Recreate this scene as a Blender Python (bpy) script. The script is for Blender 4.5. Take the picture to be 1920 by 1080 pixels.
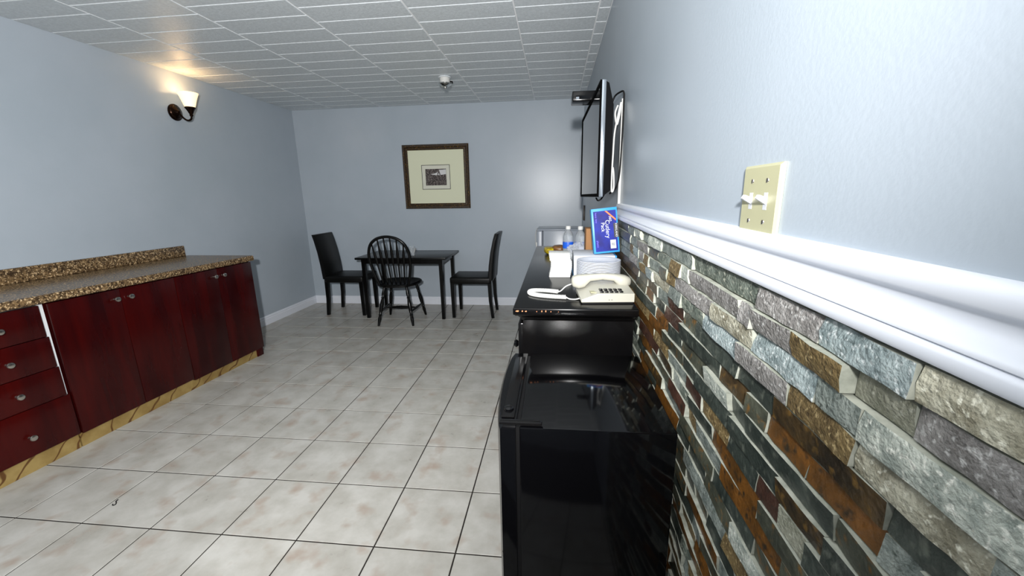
import bpy, bmesh, math, random
from mathutils import Vector, Matrix, noise
random.seed(7)
for o in list(bpy.data.objects): bpy.data.objects.remove(o)
SC = bpy.context.scene
COL = SC.collection

# ------------------------------------------------------------------ camera
F_PX, YAW, PITCH, ROLL = 747.8, -0.109927, 0.224647, 0.0167643
CAM = Vector((-0.3124, -1.2456, 1.3424))
cy, sy, cp, sp = math.cos(YAW), math.sin(YAW), math.cos(PITCH), math.sin(PITCH)
FW = Vector((sy*cp, cy*cp, -sp)); RT0 = Vector((cy, -sy, 0)); DN0 = FW.cross(RT0)
RT = RT0*math.cos(ROLL) + DN0*math.sin(ROLL)
DN = DN0*math.cos(ROLL) - RT0*math.sin(ROLL)
cam = bpy.data.cameras.new('camera'); camo = bpy.data.objects.new('camera', cam); COL.objects.link(camo)
cam.sensor_width = 36; cam.lens = F_PX/1920*36; cam.clip_start = 0.02
camo.matrix_world = Matrix(((RT.x, -DN.x, -FW.x, CAM.x), (RT.y, -DN.y, -FW.y, CAM.y), (RT.z, -DN.z, -FW.z, CAM.z), (0, 0, 0, 1)))
SC.camera = camo
def to_px(p):
    q = Vector(p)-CAM; d = q.dot(FW)
    if d < 0.01: return None
    return (960+F_PX*q.dot(RT)/d, 540+F_PX*q.dot(DN)/d)

# ------------------------------------------------------------------ world, lights, exposure
W = bpy.data.worlds.new('world'); SC.world = W; W.use_nodes = True
W.node_tree.nodes['Background'].inputs[0].default_value = (0.75, 0.85, 1.0, 1)
W.node_tree.nodes['Background'].inputs[1].default_value = 0.05
def look(o, loc, tgt):
    o.location = loc
    o.rotation_euler = (Vector(tgt)-Vector(loc)).to_track_quat('-Z', 'Y').to_euler()
def light(name, kind, loc, tgt, energy, color, **kw):
    l = bpy.data.lights.new(name, kind); l.energy = energy; l.color = color
    for k, v in kw.items(): setattr(l, k, v)
    o = bpy.data.objects.new(name, l); COL.objects.link(o); look(o, loc, tgt); return o
# the flash on the camera, then two unseen fill lights added overhead and at the rear
light('camera_flash', 'SPOT', (-0.33, -1.55, 1.57), (-2.85, 1.88, 2.05), 560, (1.0, 0.99, 0.98), spot_size=math.radians(149), spot_blend=1.0, shadow_soft_size=0.04)
light('overhead_fill', 'AREA', (-1.75, -1.7, 2.36), (-1.75, -1.7, 0), 3, (0.95, 0.98, 1.0), shape='RECTANGLE', size=1.2, size_y=0.6)
light('rear_fill', 'AREA', (-2.0, -3.1, 1.35), (-1.9, 2.0, 1.3), 3, (0.86, 0.93, 1.0), shape='RECTANGLE', size=2.0, size_y=2.0)
VS = SC.view_settings
VS.view_transform = 'Standard'; VS.look = 'None'; VS.gamma = 1.0; VS.use_curve_mapping = False
VS.exposure = 0.0

# ------------------------------------------------------------------ materials
def lin(c):
    return tuple(((v/255)/12.92 if v/255 <= .04045 else ((v/255+.055)/1.055)**2.4) for v in c) + (1,)
MATS = {}
def mat(name, c1, c2=None, rough=0.5, metal=0.0, scale=8, detail=4, bump=0.0, bscale=None, spec=0.5, coat=0.0, trans=0.0,
        emit=None, estr=0.0, alpha=1.0, stretch=(1, 1, 1), lo=0.35, hi=0.65, c3=None, s3=60, rnd=0.0, local=False, ior=1.45, rvar=0.0, t3=(0.62,0.7)):
    if name in MATS: return MATS[name]
    m = bpy.data.materials.new(name); m.use_nodes = True; MATS[name] = m
    nt = m.node_tree; b = nt.nodes['Principled BSDF']; L = nt.links.new
    def N(t): return nt.nodes.new(t)
    b.inputs['Base Color'].default_value = lin(c1)
    b.inputs['Roughness'].default_value = rough; b.inputs['Metallic'].default_value = metal
    b.inputs['Specular IOR Level'].default_value = spec; b.inputs['Coat Weight'].default_value = coat
    b.inputs['Coat Roughness'].default_value = 0.08
    b.inputs['Transmission Weight'].default_value = trans; b.inputs['Alpha'].default_value = alpha; b.inputs['IOR'].default_value = ior
    if emit: b.inputs['Emission Color'].default_value = lin(emit); b.inputs['Emission Strength'].default_value = estr
    if local: src = N('ShaderNodeTexCoord').outputs['Object']
    else: src = N('ShaderNodeNewGeometry').outputs['Position']
    mp = N('ShaderNodeMapping'); L(src, mp.inputs['Vector']); mp.inputs['Scale'].default_value = stretch
    colsock = None
    if c2:
        n = N('ShaderNodeTexNoise'); n.inputs['Scale'].default_value = scale; n.inputs['Detail'].default_value = detail; n.inputs['Roughness'].default_value = 0.6
        L(mp.outputs[0], n.inputs['Vector'])
        r = N('ShaderNodeValToRGB'); r.color_ramp.elements[0].position = lo; r.color_ramp.elements[1].position = hi
        r.color_ramp.elements[0].color = lin(c1); r.color_ramp.elements[1].color = lin(c2)
        L(n.outputs['Fac'], r.inputs[0]); colsock = r.outputs[0]
        if c3:
            n3 = N('ShaderNodeTexNoise'); n3.inputs['Scale'].default_value = s3; n3.inputs['Detail'].default_value = 3; L(mp.outputs[0], n3.inputs['Vector'])
            r3 = N('ShaderNodeValToRGB'); r3.color_ramp.elements[0].position = t3[0]; r3.color_ramp.elements[1].position = t3[1]; L(n3.outputs['Fac'], r3.inputs[0])
            mx = N('ShaderNodeMix'); mx.data_type = 'RGBA'; L(r3.outputs[0], mx.inputs['Factor']); L(colsock, mx.inputs['A']); mx.inputs['B'].default_value = lin(c3)
            colsock = mx.outputs['Result']
        if rvar:
            mr = N('ShaderNodeMapRange'); mr.inputs['To Min'].default_value = rough-rvar; mr.inputs['To Max'].default_value = rough+rvar
            L(n.outputs['Fac'], mr.inputs['Value']); L(mr.outputs[0], b.inputs['Roughness'])
    if rnd and colsock:
        oi = N('ShaderNodeObjectInfo'); mr = N('ShaderNodeMapRange'); mr.inputs['To Min'].default_value = 1-rnd; mr.inputs['To Max'].default_value = 1+rnd
        L(oi.outputs['Random'], mr.inputs['Value'])
        hs = N('ShaderNodeHueSaturation'); L(mr.outputs[0], hs.inputs['Value']); L(colsock, hs.inputs['Color']); colsock = hs.outputs[0]
    if colsock: L(colsock, b.inputs['Base Color'])
    if bump:
        n2 = N('ShaderNodeTexNoise'); n2.inputs['Scale'].default_value = bscale or scale*4; n2.inputs['Detail'].default_value = 5
        L(mp.outputs[0], n2.inputs['Vector'])
        bp = N('ShaderNodeBump'); bp.inputs['Strength'].default_value = bump; bp.inputs['Distance'].default_value = 0.01
        L(n2.outputs['Fac'], bp.inputs['Height']); L(bp.outputs[0], b.inputs['Normal'])
    return m

mat('wall_paint', (160, 170, 179), (166, 175, 184), rough=0.3, scale=1.5, bump=0.04, bscale=120, spec=0.45)
mat('ceiling_paint', (196, 202, 205), (212, 218, 221), rough=0.38, scale=60, bump=0.25, bscale=140, spec=0.5)
mat('ceiling_joint', (246, 247, 248), rough=0.45)  # near-white base puts the highlights on the bevelled joints into the colour
mat('white_trim', (214, 218, 226), rough=0.3)
mat('floor_tile', (162, 159, 151), (183, 181, 175), rough=0.3, scale=7, detail=6, c3=(158, 145, 133), s3=9, t3=(0.55, 0.75), rnd=0.04, bump=0.02, bscale=40, rvar=0.08)
mat('grout', (24, 18, 13), rough=0.9)
mat('black_gloss', (4, 4, 5), rough=0.08, spec=0.42)
mat('black_satin', (7, 7, 8), (10, 9, 9), rough=0.2, scale=12, spec=0.3)
mat('black_matte', (7, 7, 8), rough=0.55, spec=0.25)
mat('dull_black', (5, 5, 5), rough=0.9, spec=0.05)
mat('chair_black', (6, 6, 6), rough=0.25, spec=0.3)
mat('leather_black', (7, 7, 7), (9, 9, 8), rough=0.4, scale=60, bump=0.06, bscale=200, spec=0.25)
mat('cherry', (56, 5, 4), (34, 3, 4), spec=0.3, rough=0.24, scale=9, stretch=(1, 1, 0.12), bump=0.01, bscale=120)
mat('laminate_granite', (112, 90, 62), (54, 41, 28), rough=0.26, scale=70, detail=5, lo=0.42, hi=0.58, c3=(190, 164, 126), s3=110, t3=(0.56, 0.64))
mat('melamine', (205, 208, 210), rough=0.4)
mat('nickel', (205, 200, 192), rough=0.25, metal=1.0)
mat('dark_bronze', (40, 26, 18), rough=0.22, metal=0.9)
mat('chrome', (210, 210, 205), rough=0.15, metal=1.0)
mat('silver_plastic', (150, 158, 166), rough=0.2, metal=0.7)
mat('ivory', (172, 170, 138), rough=0.35)
mat('white_plastic', (205, 205, 201), rough=0.35)
mat('phone_beige', (172, 170, 158), rough=0.32)
mat('paper_white', (206, 206, 202), rough=0.8)
mat('foam_white', (196, 200, 208), rough=0.55)
mat('card_white', (196, 199, 205), rough=0.6)
mat('blue_print', (4, 7, 96), (5, 30, 140), rough=0.5, spec=0.25, scale=14)
mat('light_blue', (45, 135, 195), rough=0.4)
mat('label_blue', (30, 90, 200), rough=0.4)
mat('ink_black', (10, 10, 12), rough=0.5)
mat('ink_purple', (105, 85, 215), rough=0.5)
mat('ink_red', (190, 40, 30), rough=0.5)
mat('ink_orange', (240, 165, 50), rough=0.5)
mat('cardboard', (140, 100, 62), rough=0.8)
mat('snack_yellow', (185, 165, 30), (120, 95, 20), rough=0.3, scale=60)
mat('snack_brown', (92, 58, 34), (120, 82, 40), rough=0.35, scale=50)
mat('clear_plastic', (240, 245, 250), rough=0.12, trans=0.8, ior=1.25, spec=0.8)
mat('bag_plastic', (232, 236, 240), rough=0.15, trans=0.55, ior=1.15, alpha=0.7, spec=1.0)
mat('paint_chip', (190, 120, 80), rough=0.8)
mat('frame_wood', (30, 20, 10), (58, 40, 17), rough=0.35, scale=70, c3=(140, 104, 40), s3=75, t3=(0.6, 0.68))
mat('mat_board', (208, 210, 184), rough=0.85)
mat('print_paper', (202, 202, 188), rough=0.85)
mat('print_dark', (52, 46, 46), (120, 112, 108), rough=0.85, scale=60, detail=6, lo=0.45, hi=0.62)
mat('print_sky', (198, 198, 198), rough=0.85)
mat('screen', (10, 12, 14), rough=0.07, spec=0.6)
mat('shade_glass', (255, 240, 215), rough=0.5, emit=(255, 220, 165), estr=1.1)
mat('bulb', (255, 240, 215), rough=0.5, emit=(255, 225, 170), estr=6.0)
mat('appliance_white', (158, 165, 175), rough=0.3)

def marble_gold():
    m = mat('kick_gold', (150, 128, 78), (126, 102, 56), rough=0.4, scale=9)
    nt = m.node_tree; L = nt.links.new; b = nt.nodes['Principled BSDF']
    old = b.inputs['Base Color'].links[0].from_socket
    g = nt.nodes.new('ShaderNodeNewGeometry'); mp = nt.nodes.new('ShaderNodeMapping'); L(g.outputs['Position'], mp.inputs['Vector'])
    mp.inputs['Rotation'].default_value = (0.75, 0, 0)
    w = nt.nodes.new('ShaderNodeTexWave'); w.bands_direction = 'Y'; w.inputs['Scale'].default_value = 3.2; w.inputs['Distortion'].default_value = 7; w.inputs['Detail'].default_value = 1.5; w.inputs['Detail Scale'].default_value = 2
    L(mp.outputs[0], w.inputs['Vector'])
    r = nt.nodes.new('ShaderNodeValToRGB'); r.color_ramp.elements[0].position = 0.93; r.color_ramp.elements[1].position = 0.985; L(w.outputs['Fac'], r.inputs[0])
    mx = nt.nodes.new('ShaderNodeMix'); mx.data_type = 'RGBA'; L(r.outputs[0], mx.inputs['Factor']); L(old, mx.inputs['A']); mx.inputs['B'].default_value = lin((88, 58, 26))
    L(mx.outputs['Result'], b.inputs['Base Color'])
marble_gold()

# ------------------------------------------------------------------ mesh helpers
I4 = Matrix.Identity(4)
class MB:
    def __init__(s): s.bm = bmesh.new()
    def box(s, x0, x1, y0, y1, z0, z1, bev=0.0, seg=2, M=I4):
        vs = [s.bm.verts.new(M @ Vector((x, y, z))) for x in (x0, x1) for y in (y0, y1) for z in (z0, z1)]
        idx = [(0, 1, 3, 2), (4, 6, 7, 5), (0, 4, 5, 1), (2, 3, 7, 6), (0, 2, 6, 4), (1, 5, 7, 3)]
        fs = [s.bm.faces.new([vs[i] for i in f]) for f in idx]
        if bev > 0:
            es = set(e for f in fs for e in f.edges)
            bmesh.ops.bevel(s.bm, geom=list(es), offset=bev, segments=seg, affect='EDGES', profile=0.5)
        return s
    def loft(s, rings, closed=True, cap=True):
        R = [[s.bm.verts.new(Vector(p)) for p in r] for r in rings]; n = len(R[0])
        for a, b in zip(R, R[1:]):
            for i in range(n if closed else n-1):
                j = (i+1) % n; s.bm.faces.new((a[i], a[j], b[j], b[i]))
        if cap and closed:
            s.bm.faces.new(list(reversed(R[0]))); s.bm.faces.new(R[-1])
        return s
    def lathe(s, prof, M=I4, n=20, cap=True):
        rings = [[M @ Vector((r*math.cos(2*math.pi*i/n), r*math.sin(2*math.pi*i/n), z)) for i in range(n)] for r, z in prof]
        return s.loft(rings, cap=cap)
    def tube(s, pts, rad, n=8, sq=1.0, cap=True, up=None):
        pts = [Vector(p) for p in pts]; m = len(pts)
        rads = rad if isinstance(rad, (list, tuple)) else [rad]*m
        rings = []; prev = None
        for i, p in enumerate(pts):
            t = (pts[min(i+1, m-1)]-pts[max(i-1, 0)])
            t = t.normalized() if t.length > 1e-9 else Vector((0, 0, 1))
            if prev is None:
                a = up if up else (Vector((0, 0, 1)) if abs(t.z) < 0.9 else Vector((1, 0, 0)))
                u = (a - t*a.dot(t)).normalized()
            else:
                u = prev - t*prev.dot(t)
                u = u.normalized() if u.length > 1e-6 else prev
            prev = u; v = t.cross(u)
            rings.append([p + (u*math.cos(2*math.pi*k/n) + v*sq*math.sin(2*math.pi*k/n))*rads[i] for k in range(n)])
        return s.loft(rings, cap=cap)
    def prism(s, poly, axis, a, b):
        # poly 2-D list, axis 0/1/2 = extrusion axis
        def P(q, t):
            q = list(q); q.insert(axis, t); return q
        return s.loft([[P(q, a) for q in poly], [P(q, b) for q in poly]])
    def build(s, name, m, parent=None, smooth=True, ang=35, mw=None, clean=True):
        bmesh.ops.recalc_face_normals(s.bm, faces=s.bm.faces)
        me = bpy.data.meshes.new(name); s.bm.to_mesh(me); s.bm.free()
        me.materials.append(MATS[m] if isinstance(m, str) else m)
        if smooth:
            for p in me.polygons: p.use_smooth = True
            me.set_sharp_from_angle(angle=math.radians(ang))
        o = bpy.data.objects.new(name, me); COL.objects.link(o)
        if parent: o.parent = parent
        if mw is not None: o.matrix_world = mw
        return o
def box(name, m, x0, x1, y0, y1, z0, z1, bev=0.0, parent=None, seg=2, M=I4):
    return MB().box(x0, x1, y0, y1, z0, z1, bev, seg, M).build(name, m, parent)
def thing(name, label, cat, loc=(0, 0, 0), rot=(0, 0, 0), group=None):
    o = bpy.data.objects.new(name, None); COL.objects.link(o); o.empty_display_size = 0.05
    o.location = loc; o.rotation_euler = rot; o['label'] = label; o['category'] = cat
    if group: o['group'] = group
    return o
def tag(o, label, cat, group=None):
    o['label'] = label; o['category'] = cat
    if group: o['group'] = group
    return o
def struct(o, label=None):
    o['kind'] = 'structure'
    if label: o['label'] = label
    return o
def copy_tree(o, parent=None):
    c = o.copy(); COL.objects.link(c); c.parent = parent
    for ch in o.children: copy_tree(ch, c)
    return c
def text_mesh(body, size, depth=0.0004):
    cu = bpy.data.curves.new('txt', 'FONT'); cu.body = body; cu.size = size; cu.align_x = 'CENTER'; cu.align_y = 'CENTER'; cu.extrude = depth
    o = bpy.data.objects.new('txt', cu); COL.objects.link(o)
    dg = bpy.context.evaluated_depsgraph_get(); dg.update()
    me = bpy.data.meshes.new_from_object(o.evaluated_get(dg))
    bpy.data.objects.remove(o); bpy.data.curves.remove(cu); return me
def spline(pts, k=8):
    P = [Vector(p) for p in pts]; out = []
    for i in range(len(P)-1):
        p0 = P[max(i-1, 0)]; p1 = P[i]; p2 = P[i+1]; p3 = P[min(i+2, len(P)-1)]
        for j in range(k):
            t = j/k
            out.append(0.5*((2*p1)+(-p0+p2)*t+(2*p0-5*p1+4*p2-p3)*t*t+(-p0+3*p1-3*p2+p3)*t**3))
    out.append(P[-1]); return out

# ------------------------------------------------------------------ room shell
XL, YB, ZC, YR = -3.498, 3.63, 2.4057, -3.2
T = 0.33
floor = struct(box('floor', 'grout', XL-0.1, 0.1, YR-0.1, YB+0.1, -0.1, -0.0025), 'beige square floor tiles with dark grout')
wl = struct(box('wall_left', 'wall_paint', XL-0.1, XL, YR-0.1, YB+0.1, -0.0025, ZC+0.05), 'glossy blue grey painted wall behind the counter')
wb = struct(box('wall_back', 'wall_paint', XL, 0.0, YB, YB+0.1, -0.0025, ZC+0.05), 'glossy blue grey painted wall with the picture')
wr = struct(box('wall_right', 'wall_paint', 0.0, 0.1, YR-0.1, YB+0.1, -0.0025, ZC+0.05), 'blue grey wall clad in split stone below the rail')
struct(box('wall_rear', 'wall_paint', XL, 0.0, YR-0.1, YR, -0.0025, ZC+0.05), 'blue grey wall behind the photographer')
ceil = struct(box('ceiling', 'ceiling_joint', XL, 0.0, YR, YB, ZC+0.0015, ZC+0.05), 'low ceiling of long grey stippled panels')

# floor tiles
tile_me = {}
G = 0.0029
for i in range(-3, 9):
    x0 = max((i-8.085)*T, XL)+G; x1 = min((i+1-8.085)*T, 0.0)-G
    if x1-x0 < 0.02: continue
    for j in range(-5, 11):
        y0 = j*T+G; y1 = min((j+1)*T, YB)-G
        key = (round(x1-x0, 4), round(y1-y0, 4))
        if key not in tile_me:
            w, h = key
            o = MB().loft([[(-w/2, -h/2, -0.0025), (w/2, -h/2, -0.0025), (w/2, h/2, -0.0025), (-w/2, h/2, -0.0025)],
                           [(-w/2, -h/2, -0.0012), (w/2, -h/2, -0.0012), (w/2, h/2, -0.0012), (-w/2, h/2, -0.0012)],
                           [(-w/2+.0015, -h/2+.0015, 0), (w/2-.0015, -h/2+.0015, 0), (w/2-.0015, h/2-.0015, 0), (-w/2+.0015, h/2-.0015, 0)]]).build('floor_tile', 'floor_tile', floor, smooth=False)
            tile_me[key] = o.data
        else:
            o = bpy.data.objects.new('floor_tile', tile_me[key]); COL.objects.link(o); o.parent = floor
        o.location = ((x0+x1)/2, (y0+y1)/2, 0)

# ceiling panels, staggered in lanes
lanes = [XL, -2.972, -2.378, -1.775, -1.166, -0.558, -0.072, 0.0]
offs = [0.095, -0.006, 0.098, 0.004, 0.097, -0.017, 0.062]
panel_me = {}
PH = 0.193; g = 0.004
for k in range(7):
    x0, x1 = lanes[k]+g, lanes[k+1]-g
    n = -6
    while True:
        y0 = offs[k]+PH*n+g; y1 = min(offs[k]+PH*(n+1), YB)-g; n += 1
        if y0 > YB-0.02: break
        key = (round(x1-x0, 4), round(y1-y0, 4))
        if key not in panel_me:
            w, h = key; b_ = 0.003
            o = MB().loft([[(-w/2, -h/2, 0.0015), (w/2, -h/2, 0.0015), (w/2, h/2, 0.0015), (-w/2, h/2, 0.0015)],
                           [(-w/2+b_, -h/2+b_, -0.002), (w/2-b_, -h/2+b_, -0.002), (w/2-b_, h/2-b_, -0.002), (-w/2+b_, h/2-b_, -0.002)]]).build('ceiling_panel', 'ceiling_paint', ceil, smooth=False)
            panel_me[key] = o.data
        else:
            o = bpy.data.objects.new('ceiling_panel', panel_me[key]); COL.objects.link(o); o.parent = ceil
        o.location = ((x0+x1)/2, (y0+y1)/2, ZC)

# baseboards
bprof = [(0, 0), (0.014, 0), (0.014, 0.066), (0.010, 0.074), (0.011, 0.084), (0.006, 0.096), (0, 0.1)]
struct(MB().loft([[(XL+x, y, z) for x, z in bprof] for y in (1.9, YB)]).build('baseboard_left', 'white_trim', None, ang=20), 'white moulded baseboard below the left wall')
struct(MB().loft([[(x, YB-d, z) for d, z in bprof] for x in (XL, 0.0)]).build('baseboard_back', 'white_trim', None, ang=20), 'white moulded baseboard below the back wall')

# chair rail along the right wall (it climbs slightly towards the back)
def zs(y): return 0.0135*(y+0.75)
rprof = [(0.001, 1.284), (-0.011, 1.283), (-0.017, 1.279), (-0.0195, 1.273), (-0.0197, 1.2645), (-0.018, 1.262), (-0.0135, 1.2605), (-0.0118, 1.257), (-0.0112, 1.253),
         (-0.012, 1.2485), (-0.0145, 1.2445), (-0.0195, 1.2405), (-0.0255, 1.2375), (-0.0305, 1.235), (-0.0325, 1.2325), (-0.0325, 1.2298), (-0.0300, 1.2282), (-0.0318, 1.2268), (-0.0345, 1.2255), (-0.0358, 1.223), (-0.036, 1.2145), (-0.0345, 1.2115), (0.001, 1.2115)]
rprof = [(x*.86, z if z > 1.262 else 1.262-(1.262-z)*.905) for x, z in rprof]
rail = MB().loft([[(x, y, z+zs(y)) for x, z in rprof] for y in (YR, -1.3, -0.6, 0.1, 0.79)]).build('trim_1', 'white_trim', None, ang=50)
struct(rail, 'white moulded chair rail above the stone cladding')

# ------------------------------------------------------------------ split stone cladding
PAL = {
 'P': ((130, 138, 130), (178, 182, 172), (214, 214, 204)),
 'G': ((92, 100, 96), (134, 140, 134), (70, 78, 72)),
 'S': ((72, 80, 72), (118, 126, 116), (170, 172, 158)),
 'M': ((104, 101, 99), (138, 135, 132), (178, 177, 174)),
 'B': ((104, 116, 117), (144, 155, 155), (190, 196, 195)),
 'O': ((84, 68, 40), (122, 103, 66), (172, 152, 110)),
 'Y': ((122, 118, 100), (168, 165, 148), (204, 202, 186)),
 'L': ((110, 111, 97), (138, 138, 123), (158, 158, 144)),
 'D': ((45, 52, 48), (65, 72, 66), (92, 97, 88)),
 'R': ((84, 56, 24), (118, 76, 30), (48, 40, 28)),
 'E': ((62, 42, 34), (86, 58, 46), (48, 44, 38)),
 'K': ((44, 37, 27), (80, 62, 36), (116, 88, 44)),
 'T': ((58, 61, 52), (82, 84, 71), (114, 84, 44)),
}
mat('stone_cut', (140, 144, 132), (178, 180, 168), rough=0.7, scale=40)  # paler tone for the top, bottom and end faces of each stone
for k in 'PGSMBYL': PAL[k] = tuple(tuple(min(235, int(v*1.1)) for v in c) for c in PAL[k])
for k, (a, b, c) in PAL.items():
    smooth = k in 'DREKT'
    mat('stone_'+k, a, b, rough=0.38 if smooth else 0.62, scale=22 if smooth else 38, detail=7, lo=0.38, hi=0.62, c3=c, s3=60 if smooth else 150, t3=(0.56, 0.7), rnd=0.12, bump=0.2 if smooth else 0.5, bscale=110 if smooth else 190, spec=0.5)
RP = 0.0335; ZT = 1.2125
def y_at(px, z):      # depth along the wall of a joint seen at a pixel column, used once to lay the rows out
    a, b = -1.02, 2.5
    for _ in range(50):
        m_ = (a+b)/2; q = to_px((-0.022, m_, z+zs(m_)))
        if q is None or q[0] > px: a = m_
        else: b = m_
    return a
ROWS = {
 0: [(1161, 'D'), (1178, 'G'), (1191, 'P'), (1204, 'G'), (1220, 'P'), (1241, 'G'), (1299, 'S'), (1424, 'M'), (1543, 'B'), (1730, 'Y'), (2100, None)],
 1: [(1168, 'D'), (1183, 'G'), (1199, 'M'), (1215, 'T'), (1232, 'S'), (1258, 'O'), (1279, 'P'), (1294, 'M'), (1390, 'M'), (1416, 'M'), (1488, 'O'), (1595, 'L'), (1714, 'M'), (2100, None)],
 2: [(1167, 'G'), (1182, 'O'), (1188, 'B'), (1198, 'M'), (1207, 'O'), (1219, 'G'), (1240, 'T'), (1252, 'O'), (1266, 'M'), (1310, 'M'), (1338, 'Y'), (1411, 'B'), (1532, 'G'), (1617, 'P'), (2000, 'M'), (2300, None)],
 3: [(1170, 'G'), (1181, 'M'), (1196, 'G'), (1204, 'O'), (1212, 'B'), (1226, 'Y'), (1253, 'G'), (1278, 'S'), (1319, 'B'), (1383, 'M'), (1476, 'O'), (1603, 'Y'), (1866, 'G'), (2300, None)],
 4: [(1174, 'K'), (1196, 'T'), (1212, 'K'), (1232, 'G'), (1250, 'E'), (1277, 'T'), (1300, 'D'), (1378, 'D'), (1445, 'K'), (1652, 'D'), (1810, 'D'), (2200, None)],
 5: [(1172, 'K'), (1190, 'T'), (1207, 'R'), (1222, 'D'), (1242, 'E'), (1273, 'D'), (1344, 'K'), (1394, 'T'), (1430, 'R'), (1505, 'R'), (1636, 'G'), (1700, 'G'), (1790, 'D'), (2200, None)],
 6: [(1175, 'T'), (1192, 'D'), (1225, 'R'), (1250, 'D'), (1272, 'T'), (1318, 'P'), (1362, 'D'), (1392, 'D'), (1552, 'T'), (1650, 'D'), (1800, 'T'), (2200, None)],
 7: [(1180, 'O'), (1215, 'R'), (1240, 'T'), (1276, 'D'), (1300, 'D'), (1362, 'D'), (1450, 'K'), (1535, 'D'), (1660, 'T'), (2200, None)],
 8: [(1185, 'R'), (1222, 'O'), (1250, 'G'), (1282, 'E'), (1312, 'O'), (1357, 'D'), (1412, 'E'), (1450, 'L'), (1500, 'D'), (1600, 'T'), (2200, None)],
}
YS0, YS1 = -1.42, 0.785
rs = random.Random(21)
stones = []
nrows = int(ZT/RP)+1
for k in range(nrows):
    zt = ZT-RP*k; zb = max(zt-RP, 0.0)
    if zt-zb < 0.01: continue
    zm = (zt+zb)/2
    segs = []
    if k in ROWS:
        r = ROWS[k]
        ys = [YS1] + [y_at(p, zm) for p, c in r[1:]]
        for q in range(len(r)-1): segs.append((ys[q], ys[q+1], r[q][1]))
        last = ys[-1]
    else: last = YS1 - rs.uniform(0, .04)
    if k not in ROWS: segs.append((YS1, last, 'D')) if YS1-last > .015 else None
    prev = None
    while last > YS0:
        ln = rs.choice([.05, .07, .09, .11, .14, .18, .22])*rs.uniform(.85, 1.15)
        c = rs.choice('DDDDDTTTKKRRREGGOPS') if k > 3 else rs.choice('PMGYB')
        if c == prev: c = rs.choice('DTKRG')
        prev = c
        segs.append((last, max(last-ln, YS0), c)); last -= ln
    for (ya, yb_, c) in segs:
        if ya-yb_ < 0.006 or ya > YS1+1e-4: continue
        if k < 4: d = rs.uniform(.018, .027) if c != 'O' else rs.uniform(.022, .029)
        elif k == 4 and c == 'K': d = .0195
        else: d = rs.choice([.014, .015, .016, .017, .018, .020])*rs.uniform(.9, 1.1)
        stones.append((k, ya, yb_, zt, zb, c, d))
def stone_mesh(bm, st, origin, mi=0, seed=0, cut=1):
    k, ya, yb_, zt, zb, c, d = st
    r = random.Random(seed)
    L = ya-yb_; nx = max(2, min(7, int(L/0.022))); nz = 2
    rough = .0018 if k < 4 else .0009
    j = .0014; gp = .0007
    tilt = r.uniform(-.0025, .0025) if k >= 4 else r.uniform(-.003, .003); tl = r.uniform(-.003, .003)
    sl0, sl1 = r.uniform(-.0022, .0022), r.uniform(-.0022, .0022)
    front = []
    for a in range(nx+1):
        col = []
        for b in range(nz+1):
            u, v = a/nx, b/nz
            y = ya-gp - (L-2*gp)*u; z = zb+gp+(zt-zb-2*gp)*v
            if 0 < a < nx: y += r.uniform(-.25, .25)*L/nx
            else: y += (sl0 if a == 0 else sl1)*(v-.5)*2*(0.6)
            if b in (0, nz) : z += -abs(r.uniform(0, j))*(1 if b == nz else -1)
            x = -(d + rough*r.uniform(-1, 1) + tilt*(v-.5)*2 + tl*(u-.5)*2)
            if k < 4 and b == 1: x -= .0015
            if (a in (0, nx) or b in (0, nz)) : x += .0006
            col.append(bm.verts.new(Vector((min(x, -.004), y, z+zs(y)))-origin))
        front.append(col)
    ring = [front[a][0] for a in range(nx+1)] + [front[nx][b] for b in range(1, nz+1)] + [front[a][nz] for a in range(nx-1, -1, -1)] + [front[0][b] for b in range(nz-1, 0, -1)]
    back = [bm.verts.new(Vector((0.0005-origin.x, v_.co.y, v_.co.z))) for v_ in ring]
    fs = []
    for a in range(nx):
        for b in range(nz): fs.append(bm.faces.new((front[a][b], front[a+1][b], front[a+1][b+1], front[a][b+1])))
    n = len(ring)
    for f in fs: f.material_index = mi
    for q in range(n):
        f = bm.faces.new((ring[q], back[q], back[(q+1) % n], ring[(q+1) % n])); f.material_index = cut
def vis_area(st):
    k, ya, yb_, zt, zb, c, d = st
    ps = [to_px((-d, y, z)) for y, z in ((ya, zt), (yb_, zt), (yb_, zb), (ya, zb))]
    if yb_ < -1.1 or any(p is None for p in ps): 
        ps = [to_px((-d, y, z)) for y, z in ((ya, zt), (max(yb_, -1.05), zt), (max(yb_, -1.05), zb), (ya, zb))]
        if any(p is None for p in ps): return 0
    cx = ps[0][0]; cyy = (ps[0][1]+ps[3][1])/2
    mx = max(p[0] for p in ps); mn = min(p[1] for p in ps)
    if ps[0][0] > 1930 or mn > 1085: return 0
    lim = 1160 if cyy < 470 else (1190 if cyy < 580 else (1203+(cyy-580)*68/228 if cyy < 808 else 1271-(cyy-808)*.06))
    if mx < lim: return 0
    A = 0
    for i_ in range(4):
        x1, y1 = ps[i_]; x2, y2 = ps[(i_+1) % 4]; A += x1*y2-x2*y1
    return min(abs(A)/2, 60000)
order = sorted(range(len(stones)), key=lambda i_: -vis_area(stones[i_]))
keep = set(i_ for i_ in order[:300] if vis_area(stones[i_]) > 0)
pal_keys = list(PAL)
rest = bmesh.new()
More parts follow.
